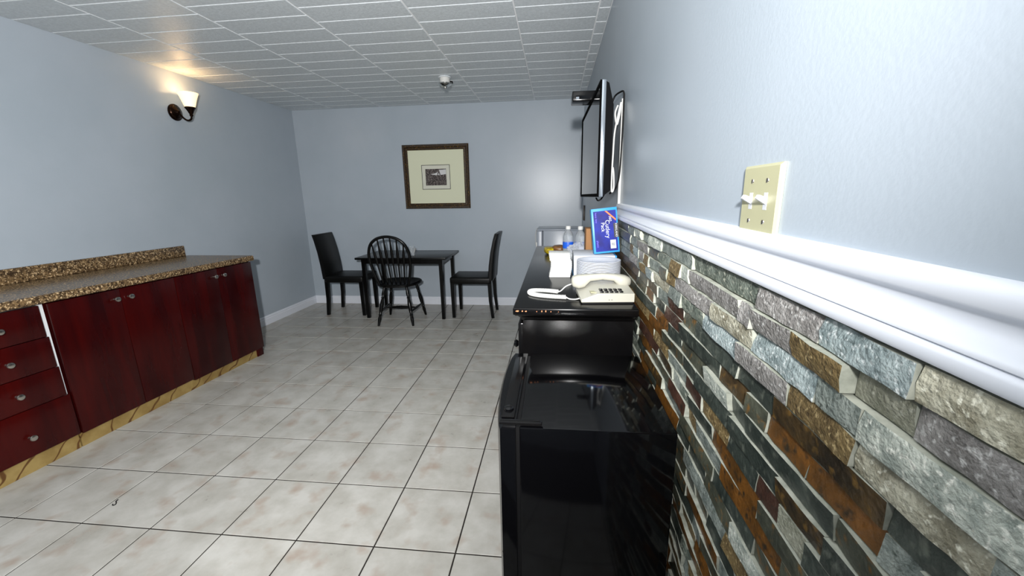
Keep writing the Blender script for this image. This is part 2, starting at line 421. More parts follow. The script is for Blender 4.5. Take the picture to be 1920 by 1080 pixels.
for i_, st in enumerate(stones):
    if i_ in keep:
        k, ya, yb_, zt, zb, c, d = st
        org = Vector((0, (ya+yb_)/2, (zt+zb)/2)); b = MB()
        stone_mesh(b.bm, st, org, 0, i_)
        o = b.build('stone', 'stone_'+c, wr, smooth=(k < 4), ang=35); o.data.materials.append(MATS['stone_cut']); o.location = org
    else: stone_mesh(rest, st, Vector((0, 0, 0)), pal_keys.index(st[5]), i_, len(pal_keys))
bmesh.ops.recalc_face_normals(rest, faces=rest.faces)
me = bpy.data.meshes.new('stone_pieces'); rest.to_mesh(me); rest.free()
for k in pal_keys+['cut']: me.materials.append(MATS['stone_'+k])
o = bpy.data.objects.new('stone_pieces', me); COL.objects.link(o); o.parent = wr; o['kind'] = 'stuff'

# ------------------------------------------------------------------ counter and base cabinets on the left
AL = 0.034
P0 = Vector((-2.983, 0.0, 0.0))
def cab(name, label):
    return thing(name, label, 'cabinet', P0, (0, 0, -AL), 'red brown base cabinets along the left wall')
def knob(parent, y, z, x=0.018):
    M = Matrix.Translation((x, y, z)) @ Matrix.Rotation(math.pi/2, 4, 'Y')
    return MB().lathe([(0.0075, 0), (0.006, 0.004), (0.005, 0.014), (0.009, 0.019), (0.0145, 0.022), (0.0155, 0.026), (0.0135, 0.030), (0.006, 0.032)], M, 18).build('knob', 'nickel', parent)
DB = -0.455
c0 = cab('base_cabinet', 'red brown cabinet with four drawers under the near end of the counter')
MB().box(DB, -0.001, 0.09, 0.107, 0.085, 0.845).box(DB, -0.001, 0.471, 0.488, 0.085, 0.845).box(DB, -0.001, 0.107, 0.471, 0.085, 0.1).box(DB, DB+.012, 0.107, 0.471, 0.1, 0.845).box(-0.06, -0.001, 0.107, 0.471, 0.828, 0.845).build('carcass', 'melamine', c0)
for (z0, z1, ye) in ((0.09, 0.331, 0.485), (0.335, 0.498, 0.473), (0.502, 0.668, 0.468), (0.672, 0.838, 0.461)):
    d_ = box('drawer', 'cherry', 0, 0.018, 0.092, ye, z0, z1, 0.0015, c0)
    knob(d_, 0.287, (z0+z1)/2+(0.0 if z1 > .4 else -.02))
box('toe_kick', 'kick_gold', -0.02, -0.004, 0.09, 0.485, 0.0, 0.0845, 0, c0)
for ci, (ya, yb_, lab) in enumerate(((0.497, 1.186, 'red brown two-door cabinet next to the drawers'), (1.190, 1.872, 'red brown two-door cabinet at the far end of the counter'))):
    c = cab('base_cabinet', lab)
    MB().box(DB, -0.001, ya, ya+.016, 0.085, 0.845).box(DB, -0.001, yb_-.016, yb_, 0.085, 0.845).box(DB, -0.001, ya+.016, yb_-.016, 0.085, 0.1).box(DB, DB+.012, ya+.016, yb_-.016, 0.1, 0.845).box(-0.06, -0.001, ya+.016, yb_-.016, 0.828, 0.845).build('carcass', 'cherry', c)
    ym = (ya+yb_)/2
    dz = 0.012 if ci else 0
    for (a, b, kn) in ((ya, ym-.0015, ym-.036), (ym+.0015, yb_, ym+.042)):
        d_ = box('door', 'cherry', 0, 0.018, a, b, 0.083-dz, 0.838, 0.0015, c); knob(d_, kn, 0.783)
    if ci == 0: box('toe_kick', 'kick_gold', -0.02, -0.004, 0.492, 1.186, 0.0, 0.0845, 0, c)
    else:
        box('toe_kick', 'kick_gold', -0.02, -0.004, 1.187, 1.80, 0.0, 0.0845, 0, c)
        box('end_foot', 'cherry', -0.03, 0.006, 1.80, 1.868, 0.0, 0.0845, 0.001, c)
# worktops
def xfront(y): return P0.x + math.tan(AL)*y + 0.047
nose = [(0.0, .852), (-.004, .8495), (-.012, .849)]
def counter_ring(y, yb_):
    xf = xfront(y); r = []
    for (dx, z) in ((-.02, .848), (-.008, .848), (-.002, .8515), (0, .858), (0, .878), (-.0025, .8865), (-.008, .8905), (-.016, .892)): r.append((xf+dx, y, z))
    r += [(XL+.001, yb_, .892), (XL+.001, yb_, .848)]
    return r
ct = thing('worktop', 'speckled brown laminate worktop with upstand over the door cabinets', 'countertop', (-3.2, 1.2, .848))
sl = MB().loft([counter_ring(0.491, 0.491), counter_ring(1.878, 1.893)]).build('slab', 'laminate_granite', None, ang=25); sl.parent = ct; sl.matrix_parent_inverse = Matrix.Translation((-3.2, 1.2, .848)).inverted()
b = MB().box(XL+.001, XL+.021, 0.491, 1.853, .8922, .981, .006, 3).build('upstand', 'laminate_granite', None); b.parent = ct; b.matrix_parent_inverse = Matrix.Translation((-3.2, 1.2, .848)).inverted()
ct2 = thing('worktop', 'short speckled brown worktop piece over the drawers', 'countertop', (-3.2, .27, .848))
inv2 = Matrix.Translation((-3.2, .27, .848)).inverted()
sl = MB().loft([counter_ring(0.03, 0.03), counter_ring(0.489, 0.489)]).build('slab', 'laminate_granite', None, ang=25); sl.parent = ct2; sl.matrix_parent_inverse = inv2
b = MB().box(XL+.001, XL+.021, 0.03, 0.489, .8922, .981, .006, 3).build('upstand', 'laminate_granite', None); b.parent = ct2; b.matrix_parent_inverse = inv2

# ------------------------------------------------------------------ wall sconce
sc = thing('wall_sconce', 'lit bronze wall lamp with flared frosted glass shade', 'wall lamp', (XL, 2.03, 2.08))
RX = Matrix.Rotation(math.pi/2, 4, 'Y')
MB().lathe([(0.066, 0.0005), (0.066, 0.006), (0.058, 0.012), (0.054, 0.013), (0.05, 0.018), (0.036, 0.026), (0.024, 0.03), (0.016, 0.04), (0.01, 0.044)], RX, 32).build('backplate', 'dark_bronze', sc)
MB().tube(spline([(0.035, 0, -0.002), (0.06, 0.012, -0.045), (0.085, 0.025, -0.062), (0.108, 0.035, -0.048), (0.112, 0.038, -0.015)]), 0.0075, 10).build('arm', 'dark_bronze', sc)
MS = Matrix.Translation((0.112, 0.038, 0))
MB().lathe([(0.010, -0.03), (0.014, -0.02), (0.012, -0.012), (0.018, 0.0), (0.026, 0.018), (0.034, 0.03), (0.04, 0.036), (0.038, 0.044), (0.026, 0.046)], MS, 24).build('shade_holder', 'dark_bronze', sc)
MB().lathe([(0.036, 0.044), (0.042, 0.06), (0.052, 0.095), (0.064, 0.13), (0.075, 0.155), (0.0735, 0.1555), (0.062, 0.13), (0.05, 0.095), (0.04, 0.06), (0.034, 0.046)], MS, 32, cap=False).build('glass_shade', 'shade_glass', sc)
MB().lathe([(0.012, 0.05), (0.022, 0.075), (0.027, 0.095), (0.022, 0.112), (0.008, 0.12)], MS, 16).build('bulb', 'bulb', sc)
pl = bpy.data.lights.new('sconce_light', 'POINT'); pl.energy = 1.4; pl.color = (1.0, 0.68, 0.36); pl.shadow_soft_size = 0.03
plo = bpy.data.objects.new('sconce_light', pl); COL.objects.link(plo); plo.location = (XL+0.112, 2.068, 2.235)

# ------------------------------------------------------------------ framed picture
pic = thing('framed_picture', 'small engraving in a wide cream mat and dark gilded square frame', 'picture', (-1.743, YB, 1.592))
hw, hh, fw, fd = 0.405, 0.374, 0.064, 0.03
fp = [(-fd*.6, 0), (-fd, fw*.15), (-fd*.95, fw*.45), (-fd*.6, fw*.6), (-fd*.62, fw*.85), (-fd*.4, fw), (-.002, fw), (-.002, 0)]
fb = MB()
for (cx_, cz_, ang, half, oth) in ((0, -hh, 0, hw, hh), (0, hh, math.pi, hw, hh), (-hw, 0, -math.pi/2, hh, hw), (hw, 0, math.pi/2, hh, hw)):
    M = Matrix.Translation((cx_, 0, cz_)) @ Matrix.Rotation(-ang, 4, 'Y')
    rings = []
    for s_ in (-1, 1):
        rings.append([M @ Vector((s_*(half-v), y, v)) for y, v in fp])
    fb.loft(rings)
fb.build('frame', 'frame_wood', pic, ang=30)
box('mat_board', 'mat_board', -hw+fw-.004, hw-fw+.004, -.010, -.003, -hh+fw-.004, hh-fw+.004, 0, pic)
pm = Matrix.Translation((-.006, 0, -.003))
pr = box('print', 'print_paper', -.171, .171, -.0112, -.0101, -.141, .141, 0, pic, M=pm)
lb = MB()
for (a, b2, c2, d2) in ((-.175, .175, .137, .143), (-.175, .175, -.143, -.137), (-.175, -.169, -.143, .143), (.169, .175, -.143, .143)): lb.box(a, b2, -.0118, -.0113, c2, d2, M=pm)
lb.build('ruled_border', 'ink_black', pr)
box('engraving', 'print_dark', -.128, .128, -.0118, -.0113, -.096, .096, 0, pr, M=pm)
sk = [(-.07, .03)] + [(-.07+.1*math.sin(t*math.pi/12), .035+.045*(1-math.cos(t*math.pi/12))) for t in range(1, 7)] + [(.12, .085), (.12, .03), (.06, .022), (.0, .02)]
MB().prism(sk, 1, -.0124, -.0119).build('sky', 'print_sky', pr)
MB().prism([(-.002+.03, .09), (.03+.004, .09), (.03+.022, .02), (.03+.012, .02), (.031, .05), (.02, .02), (.01, .02)], 1, -.0130, -.0125).build('tower', 'print_dark', pr)

# ------------------------------------------------------------------ ceiling detector
dt = thing('heat_detector', 'small white and chrome detector on the ceiling', 'detector', (-1.31, 2.58, ZC))
MB().lathe([(0.052, -0.002), (0.058, -0.006), (0.058, -0.014), (0.05, -0.016)], I4, 28).build('base_plate', 'ceiling_paint', dt)
MB().lathe([(0.046, -0.016), (0.046, -0.056), (0.05, -0.058)], I4, 28).build('housing', 'white_plastic', dt)
MB().lathe([(0.056, -0.058), (0.057, -0.066), (0.044, -0.076), (0.026, -0.086), (0.018, -0.088)], I4, 28).build('cone', 'chrome', dt)
MB().lathe([(0.018, -0.088), (0.018, -0.102), (0.013, -0.106)], I4, 20).build('sensor_tip', 'chrome', dt)
MB().tube([(0.045, 0, -0.045), (0.066, 0.004, -0.047), (0.066, 0.004, -0.06)], 0.007, 8).build('side_lug', 'black_matte', dt)

# ------------------------------------------------------------------ dining set
tb = thing('dining_table', 'dark rectangular dining table against the back wall', 'table', (-2.01, 3.245, 0))
box('table_top', 'chair_black', -.515, .515, -.32, .32, .688, .712, .004, tb)
for sx in (-1, 1):
    for sy_ in (-1, 1):
        MB().loft([[(sx*.445+a*r_, sy_*.25+b*r_, z) for a, b in ((-1, -1), (1, -1), (1, 1), (-1, 1))] for z, r_ in ((0, .017), (.688, .021))]).build('leg', 'chair_black', tb)
MB().box(-.43, .43, -.262, -.244, .635, .688).box(-.43, .43, .244, .262, .635, .688).box(-.455, -.437, -.24, .24, .635, .688).box(.437, .455, -.24, .24, .635, .688).build('apron', 'chair_black', tb)

def parson(label, loc, rz):
    c = thing('dining_chair', label, 'chair', loc, (0, 0, rz), 'padded black dining chairs at the table')
    MB().box(-.225, .245, -.205, .205, .395, .475, .022, 3).build('seat', 'leather_black', c)
    rings = []
    for z, x, t in ((.44, -.215, .05), (.6, -.228, .05), (.75, -.248, .046), (.88, -.275, .042), (.955, -.296, .038)):
        w = .195
        rings.append([(x-t/2, -w, z), (x-t/2+.006, -w-.006, z), (x+t/2-.008, -w-.004, z), (x+t/2, -w+.008, z), (x+t/2, w-.008, z), (x+t/2-.008, w+.004, z), (x-t/2+.006, w+.006, z), (x-t/2, w, z)])
    MB().loft(rings).build('backrest', 'leather_black', c, ang=50)
    for sy_ in (-1, 1):
        MB().loft([[(.215+a*r_, sy_*.178+b*r_, z) for a, b in ((-1, -1), (1, -1), (1, 1), (-1, 1))] for z, r_ in ((0, .017), (.41, .023))]).build('leg', 'chair_black', c)
        MB().loft([[(x+a*r_, sy_*.172+b*r_, z) for a, b in ((-1, -1), (1, -1), (1, 1), (-1, 1))] for z, r_, x in ((0, .016, -.235), (.2, .019, -.213), (.45, .022, -.205))]).build('leg', 'chair_black', c)
    return c
parson('black padded high-back chair between the left wall and the table', (-2.775, 3.265, 0), 0.02)
parson('black padded high-back chair to the right of the table', (-1.245, 3.235, 0), math.pi)

wc = thing('windsor_chair', 'black hoop-back spindle chair in front of the table', 'chair', (-2.03, 2.925, 0), (0, 0, math.radians(3)))
# saddle seat
def seat_ring(sc_, z):
    pts = []
    for i in range(32):
        a = 2*math.pi*i/32
        ex = 2.6
        x = .235*sc_*math.copysign(abs(math.cos(a))**(2/ex), math.cos(a)); y = .215*sc_*math.copysign(abs(math.sin(a))**(2/ex), math.sin(a))
        x *= 1+.06*(y/.215)
        pts.append((x, y, z))
    return pts
MB().loft([seat_ring(.9, .418), seat_ring(1, .43), seat_ring(1, .446), seat_ring(.95, .456), seat_ring(.6, .449), seat_ring(.2, .445)]).build('seat', 'chair_black', wc, ang=40)
def yb_of(z): return -.165-.115*(z-.45)/.5
half = [(.158, .452), (.185, .55), (.206, .66), (.214, .74), (.205, .82), (.172, .895), (.11, .945), (.045, .965)]
hp = [(-x, yb_of(z), z) for x, z in half] + [(0, yb_of(.969), .969)] + [(x, yb_of(z), z) for x, z in reversed(half)]
MB().tube(spline(hp, 5), 0.0155, 10).build('hoop', 'chair_black', wc, ang=60)
def hoop_z(x):
    x = abs(x); h_ = [(0, .969)] + [(a, b) for a, b in reversed(half)]
    for (x0, z0), (x1, z1) in zip(h_, h_[1:]):
        if x0 <= x <= x1: return z0+(z1-z0)*(x-x0)/(x1-x0)
    return .8
for i in (-2.5, -1.5, -.5, .5, 1.5, 2.5):
    if True:
        xb, xt = i*.046, i*.066
        zt = hoop_z(xt); n = 14; P = []; Rr = []
        for q in range(n+1):
            t = q/n; z = .45+(zt-.45)*t
            P.append((xb+(xt-xb)*t, yb_of(z)+.004, z))
            Rr.append(.008+.002*(1-t)+.0085*max(0, 1-abs(t-.66)/.22))
        MB().tube(P, Rr, 8, up=Vector((1, 0, 0)), sq=.55).build('spindle', 'chair_black', wc, ang=60)
def turned(a, b, r0=.011):
    a = Vector(a); b = Vector(b); prof = [(0, 1.0), (.08, 1.15), (.2, 1.5), (.27, 1.1), (.29, 1.55), (.31, 1.1), (.45, 1.75), (.6, 1.6), (.7, 1.15), (.72, 1.6), (.74, 1.15), (.82, 1.45), (.92, 1.15), (1, .95)]
    return MB().tube([a.lerp(b, t) for t, s_ in prof], [r0*s_*.82 for t, s_ in prof], 10)
LEG = [((-.12, -.13, .425), (-.192, -.212, 0)), ((.12, -.13, .425), (.188, -.208, 0)), ((-.14, .14, .425), (-.213, .215, 0)), ((.14, .14, .425), (.213, .218, 0))]
for a, b in LEG: turned(a, b, .0155).build('leg', 'chair_black', wc, ang=60)
def at(l, z): a, b = Vector(l[0]), Vector(l[1]); return a.lerp(b, (a.z-z)/(a.z-b.z))
for l, r_ in ((0, 2), (1, 3)):
    p, q = at(LEG[l], .15), at(LEG[r_], .15)
    MB().tube([p, p.lerp(q, .25), p.lerp(q, .5), p.lerp(q, .75), q], [.008, .012, .016, .012, .008], 10).build('side_stretcher', 'chair_black', wc, ang=60)
p = at(LEG[0], .15).lerp(at(LEG[2], .15), .5); q = at(LEG[1], .15).lerp(at(LEG[3], .15), .5)
MB().tube([p, p.lerp(q, .12), p.lerp(q, .3), p.lerp(q, .5), p.lerp(q, .7), p.lerp(q, .88), q], [.008, .010, .017, .021, .017, .010, .008], 10).build('cross_stretcher', 'chair_black', wc, ang=60)

# clear tumbler with a napkin on the table
tum = thing('drinking_glass', 'small clear tumbler with white napkin on the dining table', 'glass', (-1.93, 3.12, .7125))
MB().lathe([(.03, 0), (.036, .1), (.0345, .1), (.0285, .004)], I4, 20).build('tumbler', 'clear_plastic', tum)
nb = MB(); 
for k in range(5):
    nb.box(-.018+k*.008, -.014+k*.008, -.016, .016, .006, .09+.012*(k % 2), 0, M=Matrix.Rotation(.15*(k-2), 4, 'Y'))
nb.build('napkin', 'paper_white', tum, smooth=False)

# ------------------------------------------------------------------ far white fridge and cord
wf = thing('refrigerator', 'white waist-high refrigerator in the back right corner', 'refrigerator', (-.275, 3.36, 0))
box('cabinet', 'appliance_white', -.17, .235, -.23, .235, .03, .978, .006, wf)
box('door', 'appliance_white', -.235, -.175, -.23, .235, .05, .978, .012, wf, 3)
box('top_cap', 'appliance_white', -.236, .236, -.236, .236, .9785, .992, .004, wf)
box('handle', 'white_plastic', -.25, -.236, -.2, -.17, .6, .85, .004, wf)
for fx in (-.2, .14):
    for fy in (-.2, .14): box('foot', 'black_matte', fx, fx+.06, fy, fy+.06, 0, .03, 0, wf)
tag(MB().tube(spline([(-.522, 3.50, .98), (-.537, 3.42, .93), (-.54, 3.40, .84), (-.53, 3.42, .7), (-.53, 3.5, .3), (-.53, 3.58, .006)]), .004, 8).build('power_cord', 'white_plastic'), 'thin white cord hanging beside the white refrigerator', 'cord')

# ------------------------------------------------------------------ dresser
DZ = 0.98
dr = thing('dresser', 'long black dresser with moulded top and chipped front edge', 'dresser', (-.245, .89, 0))
def D(x): return x+.245
MB().box(-.42+.245, -.05+.245, .06-.89, 1.72-.89, .08, .93).build('carcass', 'black_satin', dr)
MB().box(-.40+.245, -.06+.245, .075-.89, 1.70-.89, 0, .08).build('plinth', 'black_satin', dr)
tp = [(-.168, .93), (-.176, .934), (-.182, .944), (-.19, .950), (-.198, .953), (-.2, .956)]
prof = [(.0, .93), (.004, .932), (.008, .940), (.016, .949), (.024, .952), (.026, .955)]
rings = []
for dx, z in prof: rings.append([(-.42+.245-dx, .06-.89-dx, z), (-.05+.245+dx*.2, .06-.89-dx, z), (-.05+.245+dx*.2, 1.72-.89+dx, z), (-.42+.245-dx, 1.72-.89+dx, z)])
MB().loft(rings).build('moulding', 'black_satin', dr, ang=50)
top = MB().box(-.452+.245, -.04+.245, .03-.89, 1.75-.89, .9552, DZ, .004, 3).build('dresser_top', 'black_satin', dr)
for (u, w_, h_) in ((-.437, .012, .004), (-.42, .005, .004), (-.408, .007, .003), (-.355, .004, .005), (-.342, .004, .006), (-.325, .003, .003), (-.372, .003, .002), (-.30, .002, .002)):
    MB().prism([(u+.245-w_/2, .969), (u+.245+w_*.1, .9675), (u+.245+w_/2, .9695), (u+.245+w_*.3, .969+h_), (u+.245-w_*.3, .969+h_*.7)], 1, .0295-.89, .0305-.89).build('paint_chip', 'paint_chip', dr)
for i in range(3):
    for j in range(3):
        y0 = .10+i*.535; d_ = box('drawer', 'black_satin', -.196, -.1752, y0-.89, y0+.52-.89, .11+j*.27, .11+j*.27+.255, .004, dr)
        for yk in (.13, .39): MB().lathe([(.012, 0), (.008, .01), (.016, .02), (.012, .028)], Matrix.Translation((-.196, y0+yk-.89, .24+j*.27)) @ Matrix.Rotation(-math.pi/2, 4, 'Y'), 14).build('knob', 'black_gloss', d_)

# ------------------------------------------------------------------ mini fridge
fr = thing('mini_fridge', 'glossy black mini fridge in front of the dresser', 'fridge', (-.245, -.25, 0))
FH = .85
MB().box(-.388+.245, -.052+.245, -.465+.25, -.04+.25, .03, FH, .004, 2).build('cabinet', 'black_gloss', fr)
rings = []
for z in (.05, .056, FH-.008, FH+.0):
    ins = .006 if z in (.05, FH) else 0
    pts = []
    for q in range(13):
        t = q/12; y = -.466+.25+ins+(.428-2*ins)*t
        x = -.431-.012*t-.018*math.sin(math.pi*t)**.6+ins
        pts.append((x+.245, y, z))
    pts += [(-.397+.245, -.038+.25-ins, z), (-.397+.245, -.466+.25+ins, z)]
    rings.append(pts)
dd = MB().loft(rings).build('door', 'black_gloss', fr, ang=40)
# recessed grip in the door top
MB().box(-.432+.245, -.402+.245, -.43+.25, -.08+.25, FH+.0005, FH+.004, .0015).build('door_cap', 'black_satin', dd)
MB().lathe([(.012, 0), (.011, .006), (.006, .009)], Matrix.Translation((-.418+.245, -.40+.25, FH+.004)), 16).build('hinge_pin_cover', 'black_gloss', dd)
MB().box(-.3965+.245, -.3885+.245, -.455+.25, -.05+.25, .06, FH-.006).build('gasket', 'black_matte', fr)
MB().box(-.433+.245, -.338+.245, -.4665+.25, -.452+.25, FH+.0045, FH+.0125, .003).build('top_hinge', 'black_satin', fr)
for sx in (-.36, -.09):
    for yy in (-.43, -.08): MB().lathe([(.018, 0), (.015, .03)], Matrix.Translation((sx+.245, yy+.25, 0)), 12).build('foot', 'black_matte', fr)

# ------------------------------------------------------------------ things on the dresser
ph = thing('telephone', 'beige push-button desk telephone at the near end of the dresser', 'telephone', (-.138, .17, DZ), (0, 0, math.radians(4)))
bp_ = [(-.09, .006), (-.09, .016), (-.035, .036), (.09, .036), (.09, .006)]
rings = []
for y, k in ((-.075, 1.0), (.02, 1.35), (.06, 1.5), (.085, 1.5)):
    rings.append([(x, y, z if z < .01 else .006+(z-.006)*k) for x, z in bp_])
base = MB().loft(rings).build('base', 'phone_beige', ph, ang=30)
bv = base.modifiers.new('bevel', 'BEVEL'); bv.width = .002; bv.segments = 2; bv.limit_method = 'ANGLE'
box('foot_pad', 'black_matte', -.086, .086, -.072, .08, .0003, .006, 0, ph)
for c in range(5):
    for r_ in range(2):
        x = -.018+c*.0165; y = -.056+r_*.022; z = .006+.030*(1+.35*(y+.075)/.095)
        box('key', 'black_satin', x-.006, x+.006, y-.008, y+.008, z-.002, z+.004, .001, ph)
box('number_card', 'ivory', -.056, -.034, -.06, -.03, .036, .0385, 0, ph, M=Matrix.Translation((0, 0, -.0005)))
for mx in (.003, .012): box('microphone_slot', 'ink_black', mx, mx+.003, -.0756, -.0748, .014, .016, 0, ph)
hs = []
for x, z0, z1, w in ((-.112, .046, .066, .010), (-.106, .036, .076, .022), (-.088, .030, .081, .028), (-.066, .034, .083, .028), (-.045, .056, .084, .02), (0, .062, .0865, .018), (.04, .057, .084, .02), (.06, .036, .082, .028), (.082, .034, .078, .028), (.098, .040, .071, .02), (.103, .048, .062, .01)):
    ring = []
    for q in range(14):
        a = 2*math.pi*q/14
        cx_ = math.copysign(abs(math.cos(a))**.7, math.cos(a)); sz_ = math.copysign(abs(math.sin(a))**.7, math.sin(a))
        ring.append((x, .042+w*cx_, (z0+z1)/2+(z1-z0)/2*sz_))
    hs.append(ring)
MB().loft(hs).build('handset', 'phone_beige', ph, ang=60)
# coiled cord
path = spline([(-.300, .236, .009), (-.34, .252, .009), (-.385, .256, .009), (-.407, .238, .009), (-.403, .205, .009), (-.37, .178, .009), (-.32, .160, .009), (-.272, .152, .009)], 12)
cl = [0]
for a, b in zip(path, path[1:]): cl.append(cl[-1]+(b-a).length)
Ltot = cl[-1]; turns = int(Ltot/.0052); N_ = turns*9; pts = []
def path_at(s_):
    for i_ in range(len(path)-1):
        if cl[i_+1] >= s_: return path[i_].lerp(path[i_+1], (s_-cl[i_])/(cl[i_+1]-cl[i_]+1e-9)), (path[i_+1]-path[i_]).normalized()
    return path[-1], (path[-1]-path[-2]).normalized()
for q in range(N_+1):
    p_, t_ = path_at(Ltot*q/N_); a = 2*math.pi*turns*q/N_; n_ = Vector((0, 0, 1)).cross(t_).normalized()
    pts.append(p_+n_*math.cos(a)*.0062+Vector((0, 0, 1))*math.sin(a)*.0062)
Mi = (Matrix.Translation((-.138, .17, DZ)) @ Matrix.Rotation(math.radians(4), 4, 'Z')).inverted() @ Matrix.Translation((0, 0, DZ))
pts = [Mi @ p_ for p_ in pts]
lead1 = [Mi @ Vector(p_) for p_ in spline([(-.247, .236, .04), (-.27, .238, .03), (-.29, .237, .012), (-.300, .236, .009)], 5)]
lead2 = [Mi @ Vector(p_) for p_ in spline([(-.272, .152, .009), (-.26, .146, .004), (-.24, .142, .004), (-.226, .140, .008)], 5)]
MB().tube(pts, .0024, 6).tube(lead1, .0024, 6).tube(lead2, .0024, 6).build('coiled_cord', 'white_plastic', ph, ang=80)

# foam plates
pp = [(.058, 0), (.062, .0006), (.074, .0085), (.0875, .0095), (.0897, .0098), (.0900, .0128), (.088, .0133), (.073, .0105), (.060, .0026), (.0, .0026)]
pl_me = None
NPL = 18
ORD = ['first', 'second', 'third', 'fourth', 'fifth', 'sixth', 'seventh', 'eighth', 'ninth', 'tenth', 'eleventh', 'twelfth', 'thirteenth', 'fourteenth', 'fifteenth', 'sixteenth', 'seventeenth', 'eighteenth']
for k in range(NPL):
    if pl_me is None:
        o = MB().lathe([(.001, .0)]+pp[:-1]+[(.001, .0026)], I4, 36).build('foam_plate', 'foam_white', None, ang=50); pl_me = o.data
    else:
        o = bpy.data.objects.new('foam_plate', pl_me); COL.objects.link(o)
    o.location = (-.132+rs.uniform(-.0005, .0005), .432+rs.uniform(-.0005, .0005), DZ+.0002+k*.0052)
    nth = NPL-1-k
    tag(o, ('white foam plate on top of the stack behind the telephone' if nth == 0 else 'white foam plate at the very bottom of the stack behind the telephone' if k == 0
            else 'white foam plate, %s from the top of the stack behind the telephone' % ORD[nth]), 'plate', 'white foam plates in a stack')

# white box and blue cutlery box
wbx = thing('carton', 'white carton with blue edges behind the foam plates', 'box', (-.136, .64, DZ))
box('carton_body', 'card_white', -.092, .092, -.105, .105, .0005, .102, .001, wbx)
box('blue_edge', 'light_blue', -.0935, -.079, -.1065, .1065, 0, .010, 0, wbx)
MB().box(.079, .0935, -.1065, .1065, 0, .0105).box(.086, .0935, -.1065, .1065, .0104, .1025).build('blue_edge', 'light_blue', wbx)

cbx = thing('cutlery_box', 'bright blue cutlery box leaning on the white carton', 'box', (-.082, .56, DZ+.1115), (math.radians(-5), math.radians(-5.5), math.radians(2)))
bw, bh, bd = .056, .198, .055
body = box('box_body', 'light_blue', -bw, bw, 0, bd, 0, bh, .0008, cbx)
box('front_panel', 'blue_print', -bw+.008, bw-.006, -.0012, -.0003, .008, bh-.012, 0, cbx)
MB().prism([(.002, bh-.014), (.012, bh-.014), (.048, bh-.050), (.048, bh-.060)], 1, -.0018, -.0013).build('red_ribbon', 'ink_red', cbx)
MB().prism([(.0055, bh-.014), (.0085, bh-.014), (.048, bh-.0535), (.048, bh-.0565)], 1, -.0024, -.0019).build('yellow_stripe', 'ink_orange', cbx)
box('brand_patch', 'ink_black', .036, .0575, -.0018, -.0013, .066, .128, 0, cbx)
box('barcode_label', 'card_white', .018, .042, -.0018, -.0013, .018, .056, 0, cbx)
bc = MB()
for q in range(5): bc.box(.022, .038, -.0022, -.0019, .042-q*.0028, .0432-q*.0028)
bc.build('barcode_lines', 'ink_black', cbx, smooth=False)
def letter(body_, size, x, z, m_, y=-.0022, nm='lettering'):
    me_ = text_mesh(body_, size, .0002); me_.materials.clear(); me_.materials.append(MATS[m_])
    o_ = bpy.data.objects.new(nm, me_); COL.objects.link(o_); o_.parent = cbx
    o_.matrix_local = Matrix.Translation((x, y, z)) @ Matrix.Rotation(math.pi/2, 4, 'Y') @ Matrix.Rotation(math.pi/2, 4, 'X')
    return o_
letter('KIRKLAND', .0125, .047, .097, 'card_white')
letter('360', .016, .024, .150, 'card_white', -.0016)
letter('Cutlery', .026, .010, .105, 'card_white', -.0016)
letter('Pack', .022, -.010, .115, 'card_white', -.0016)
letter('heavy duty', .0105, -.037, .158, 'ink_purple', -.0016)
letter('plastic', .0125, -.037, .042, 'ink_purple', -.0016)

tag(box('cardboard_box', 'cardboard', -.158, -.06, .80, .92, DZ, DZ+.2, .001), 'plain brown cardboard box behind the blue cutlery box', 'box')

# napkins
nk = thing('napkin_stack', 'leaning stack of white folded napkins on the dresser', 'napkins', (-.292, .60, DZ), (0, 0, math.radians(1)))
zc_ = .0003; r9 = random.Random(4)
for k in range(13):
    h_ = .0082; dx = .006*math.sin(k*.28)*1.0-(.004 if k > 8 else 0)+k*.0003; dy = .002*k if k < 10 else .02+.001*k
    MB().box(-.048+dx, .048+dx, -.05+dy, .05+dy, zc_, zc_+h_-.0002, .003, 2).build('napkin_bundle', 'paper_white', nk); zc_ += h_

# bottles, bag, snack packets
def bottle(label, loc):
    b_ = thing('water_bottle', label, 'bottle', loc, (0, 0, 0), 'water bottles on the dresser')
    MB().lathe([(.002, .003), (.028, .0), (.032, .006), (.032, .03), (.0305, .034), (.032, .038), (.032, .085), (.0325, .115), (.031, .125), (.025, .142), (.016, .156), (.0125, .162), (.0125, .172)], I4, 24).build('bottle_body', 'clear_plastic', b_, ang=50)
    MB().lathe([(.0327, .05), (.0330, .052), (.0330, .086), (.0327, .088)], I4, 24, cap=False).build('label_band', 'label_blue', b_)
    MB().lathe([(.0155, .164), (.0158, .168), (.0155, .182), (.0135, .184), (.001, .184)], I4, 18).build('cap', 'white_plastic', b_)
    return b_
bottle('clear water bottle with blue label nearer the napkins', (-.234, 1.23, DZ))
bottle('clear water bottle with blue label beside the blue box', (-.162, 1.20, DZ))
bb = bmesh.new(); bmesh.ops.create_icosphere(bb, subdivisions=4, radius=1)
for v in bb.verts:
    c_ = v.co.copy(); n1 = noise.noise(c_*2.2)*.28+noise.noise(c_*5)*.14+abs(noise.noise(c_*9))*.12
    v.co = Vector((c_.x*.068*(1+n1), c_.y*.06*(1+n1), max(0.0, .05+c_.z*.054*(1+n1))))
b_ = MB(); b_.bm.free(); b_.bm = bb
o = b_.build('plastic_bag', 'bag_plastic', None, ang=12); o.location = (-.172, 1.04, DZ)
tag(o, 'crumpled clear plastic bag in front of the water bottles', 'plastic bag')
